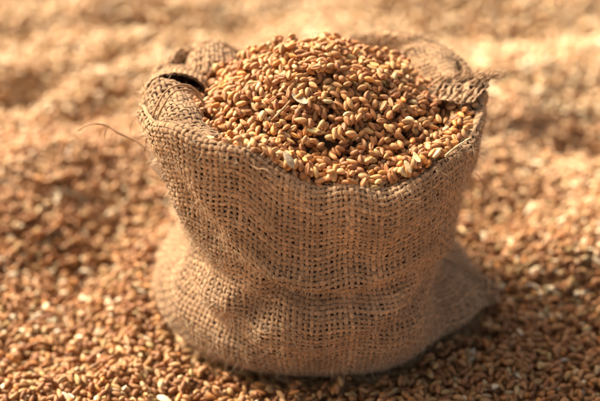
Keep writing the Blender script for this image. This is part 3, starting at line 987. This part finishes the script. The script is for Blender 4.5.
lens_piece("wheat_husk", heap_pt(300, 99, .002), heap_pt(313, 106) - heap_pt(291, 92), .0088, .0034, .0007, M_HUSK,
           "whitish split husk lying near the top of the wheat heap", "husk", .3)
lens_piece("wheat_husk", heap_pt(289, 160, .0015), heap_pt(294, 168) - heap_pt(285, 152), .0080, .0032, .0016, M_HUSK,
           "pale upright husk at the front left edge of the heap, just above the burlap lip", "husk", .05)
lens_piece("wheat_husk", heap_pt(315, 131, .0016), heap_pt(325, 133) - heap_pt(305, 129), .0092, .0028, .0022, plain_material("olive_husk", (.50, .36, .13), .45, 500),
           "olive yellow husked seed lying level in the middle of the heap", "husk", .04)
lens_piece("wheat_husk", heap_pt(417, 158, .002), heap_pt(422, 163) - heap_pt(409, 142), .0085, .0024, .0010, M_STALK2,
           "curled beige husk standing up at the right front edge of the heap", "husk", .3)
lens_piece("wheat_husk", heap_pt(408, 167, .002), heap_pt(411, 172) - heap_pt(405, 160), .0066, .0025, .0014, M_STALK2,
           "broad yellowish husk touching the burlap lip right of the middle", "husk", .1)
stick("straw_stalk", [heap_pt(262, 131, .002), heap_pt(272, 120, .0035), heap_pt(284, 108, .0045), heap_pt(290, 101, .004)], .00062, M_STALK,
      "thin brown stalk lying across grains left of the middle of the heap", "straw")
stick("straw_stalk", [heap_pt(445, 156, .003), heap_pt(456, 147, .005), heap_pt(470, 138, .010)], .00045, M_STRAW,
      "thin pale straw sticking out over the right lip of the sack", "straw")
def floor_pt(px, py, lift=.0055):
    p = on_z(px, py, 0)
    for _ in range(4):
        p = on_z(px, py, float(terrain(np.array([p[0]]), np.array([p[1]]))[0]) + lift)
    return p
stick("straw_stalk", [floor_pt(514, 299), floor_pt(530, 297, .0065), floor_pt(548, 293)], .0011, M_STRAW,
      "short thick yellow straw lying right of the sack's bottom corner", "straw")
stick("straw_stalk", [floor_pt(18, 392), floor_pt(30, 391, .0065), floor_pt(42, 392)], .0010, M_HUSK,
      "short whitish straw lying in the front left corner of the floor", "straw")
stick("straw_stalk", [floor_pt(54, 191), floor_pt(68, 192, .0065), floor_pt(83, 196)], .0012, M_HUSK,
      "pale straw lying on the sunlit ridge left of the sack", "straw")
stick("straw_stalk", [floor_pt(0, 178), floor_pt(10, 186, .0065), floor_pt(22, 190)], .0012, M_HUSK,
      "pale straw lying at the left border of the floor", "straw")
lens_piece("round_seed", floor_pt(100, 333, .0065), (1, .3, 0), .0062, .0050, .0042, M_HUSK,
           "pale round seed lying among the brown grains left of the sack", "seed", 0)
lens_piece("wheat_husk", floor_pt(472, 355, .0065), (.3, 1, .1), .0085, .0036, .0012, M_HUSK,
           "whitish husk lying on dark grains in front of the sack's right corner", "husk", .2)
lens_piece("wheat_husk", floor_pt(143, 280, .0065), (.2, 1, .1), .0110, .0044, .0012, M_HUSK,
           "whitish husk lying close to the lower left side of the sack", "husk", .2)

# chaff flakes strewn over the far bed: nobody could count them
def chaff(n, name, x0, y0, x1, y1, label, seed, kill=None):
    r = np.random.default_rng(seed)
    x = r.uniform(x0, x1, n); y = r.uniform(y0, y1, n)
    dens = fbm(x, y, 401, .06, 2)
    keep = dens > r.uniform(-.6, .4, n)
    keep &= off_sack(x, y) & (np.hypot(x, y * 1.05) > .095)
    x, y = x[keep], y[keep]; n = len(x)
    G = np.zeros((n, 15))
    G[:, :3] = np.stack([x, y, terrain(x, y) + r.uniform(.0052, .0075, n)], 1)
    psi = r.uniform(0, 6.283, n); sl = r.normal(0, .3, n)
    ex = np.stack([np.cos(psi) * np.cos(sl), np.sin(psi) * np.cos(sl), np.sin(sl)], 1)
    ey = np.stack([-np.sin(psi), np.cos(psi), 0 * psi], 1); ez = np.cross(ex, ey)
    G[:, 3:12] = np.stack([ex, ey, ez], 2).reshape(n, 9)
    L = r.uniform(.0018, .0042, n)
    G[:, 12:] = np.stack([L, L * r.uniform(.3, .6, n), L * .12], 1)
    C = np.array([.86, .72, .48])[None] * r.uniform(.75, 1.1, (n, 1))
    o = grain_mesh(name, G, np.clip(C, 0, .92), TPL_LO)
    tag(o, label, "chaff", None, "stuff")
chaff(7000, "chaff", -.34, -.02, .34, .47, "pale chaff flakes strewn over the wheat behind the sack", 21)
chaff(380, "chaff", -.22, -.13, .22, .0, "small pale chaff flakes strewn over the wheat in front of the sack", 22)

# ------------------------------------------------------------------ light
SUN_AZ = R(146)          # direction towards the sun, ccw from +x in plan
SUN_EL = R(42)
sd = np.array([math.cos(SUN_AZ) * math.cos(SUN_EL), math.sin(SUN_AZ) * math.cos(SUN_EL), math.sin(SUN_EL)])
sl = bpy.data.lights.new("sun", "SUN")
sl.energy = 3.6
sl.angle = R(15)
sl.color = (1.0, .94, .84)
so = bpy.data.objects.new("sun", sl)
col.objects.link(so)
so.rotation_euler = Vector(sd).to_track_quat("Z", "Y").to_euler()
w = bpy.data.worlds.new("World"); sc.world = w
w.use_nodes = True
nt = w.node_tree
sky = nt.nodes.new("ShaderNodeTexSky"); sky.sky_type = "NISHITA"
sky.sun_disc = False
sky.sun_elevation = SUN_EL
sky.sun_rotation = math.pi / 2 - SUN_AZ
sky.air_density = .6; sky.dust_density = 6.0; sky.ozone_density = 0.3
bg = nt.nodes["Background"]
tintn = nt.nodes.new("ShaderNodeMix"); tintn.data_type = "RGBA"; tintn.blend_type = "MULTIPLY"; tintn.inputs[0].default_value = 1
nt.links.new(sky.outputs[0], tintn.inputs[6]); tintn.inputs[7].default_value = (1.0, .88, .70, 1)
nt.links.new(tintn.outputs[2], bg.inputs[0])
bg.inputs[1].default_value = .125

sc.view_settings.view_transform = "Standard"
sc.view_settings.look = "None"
sc.view_settings.exposure = 1.34
sc.view_settings.gamma = 1.0
sc.render.engine = "CYCLES"
sc.cycles.use_denoising = True
sc.cycles.max_bounces = 6
sc.cycles.diffuse_bounces = 4
print("kernels", len(G1), len(G2), len(G3), len(G4))
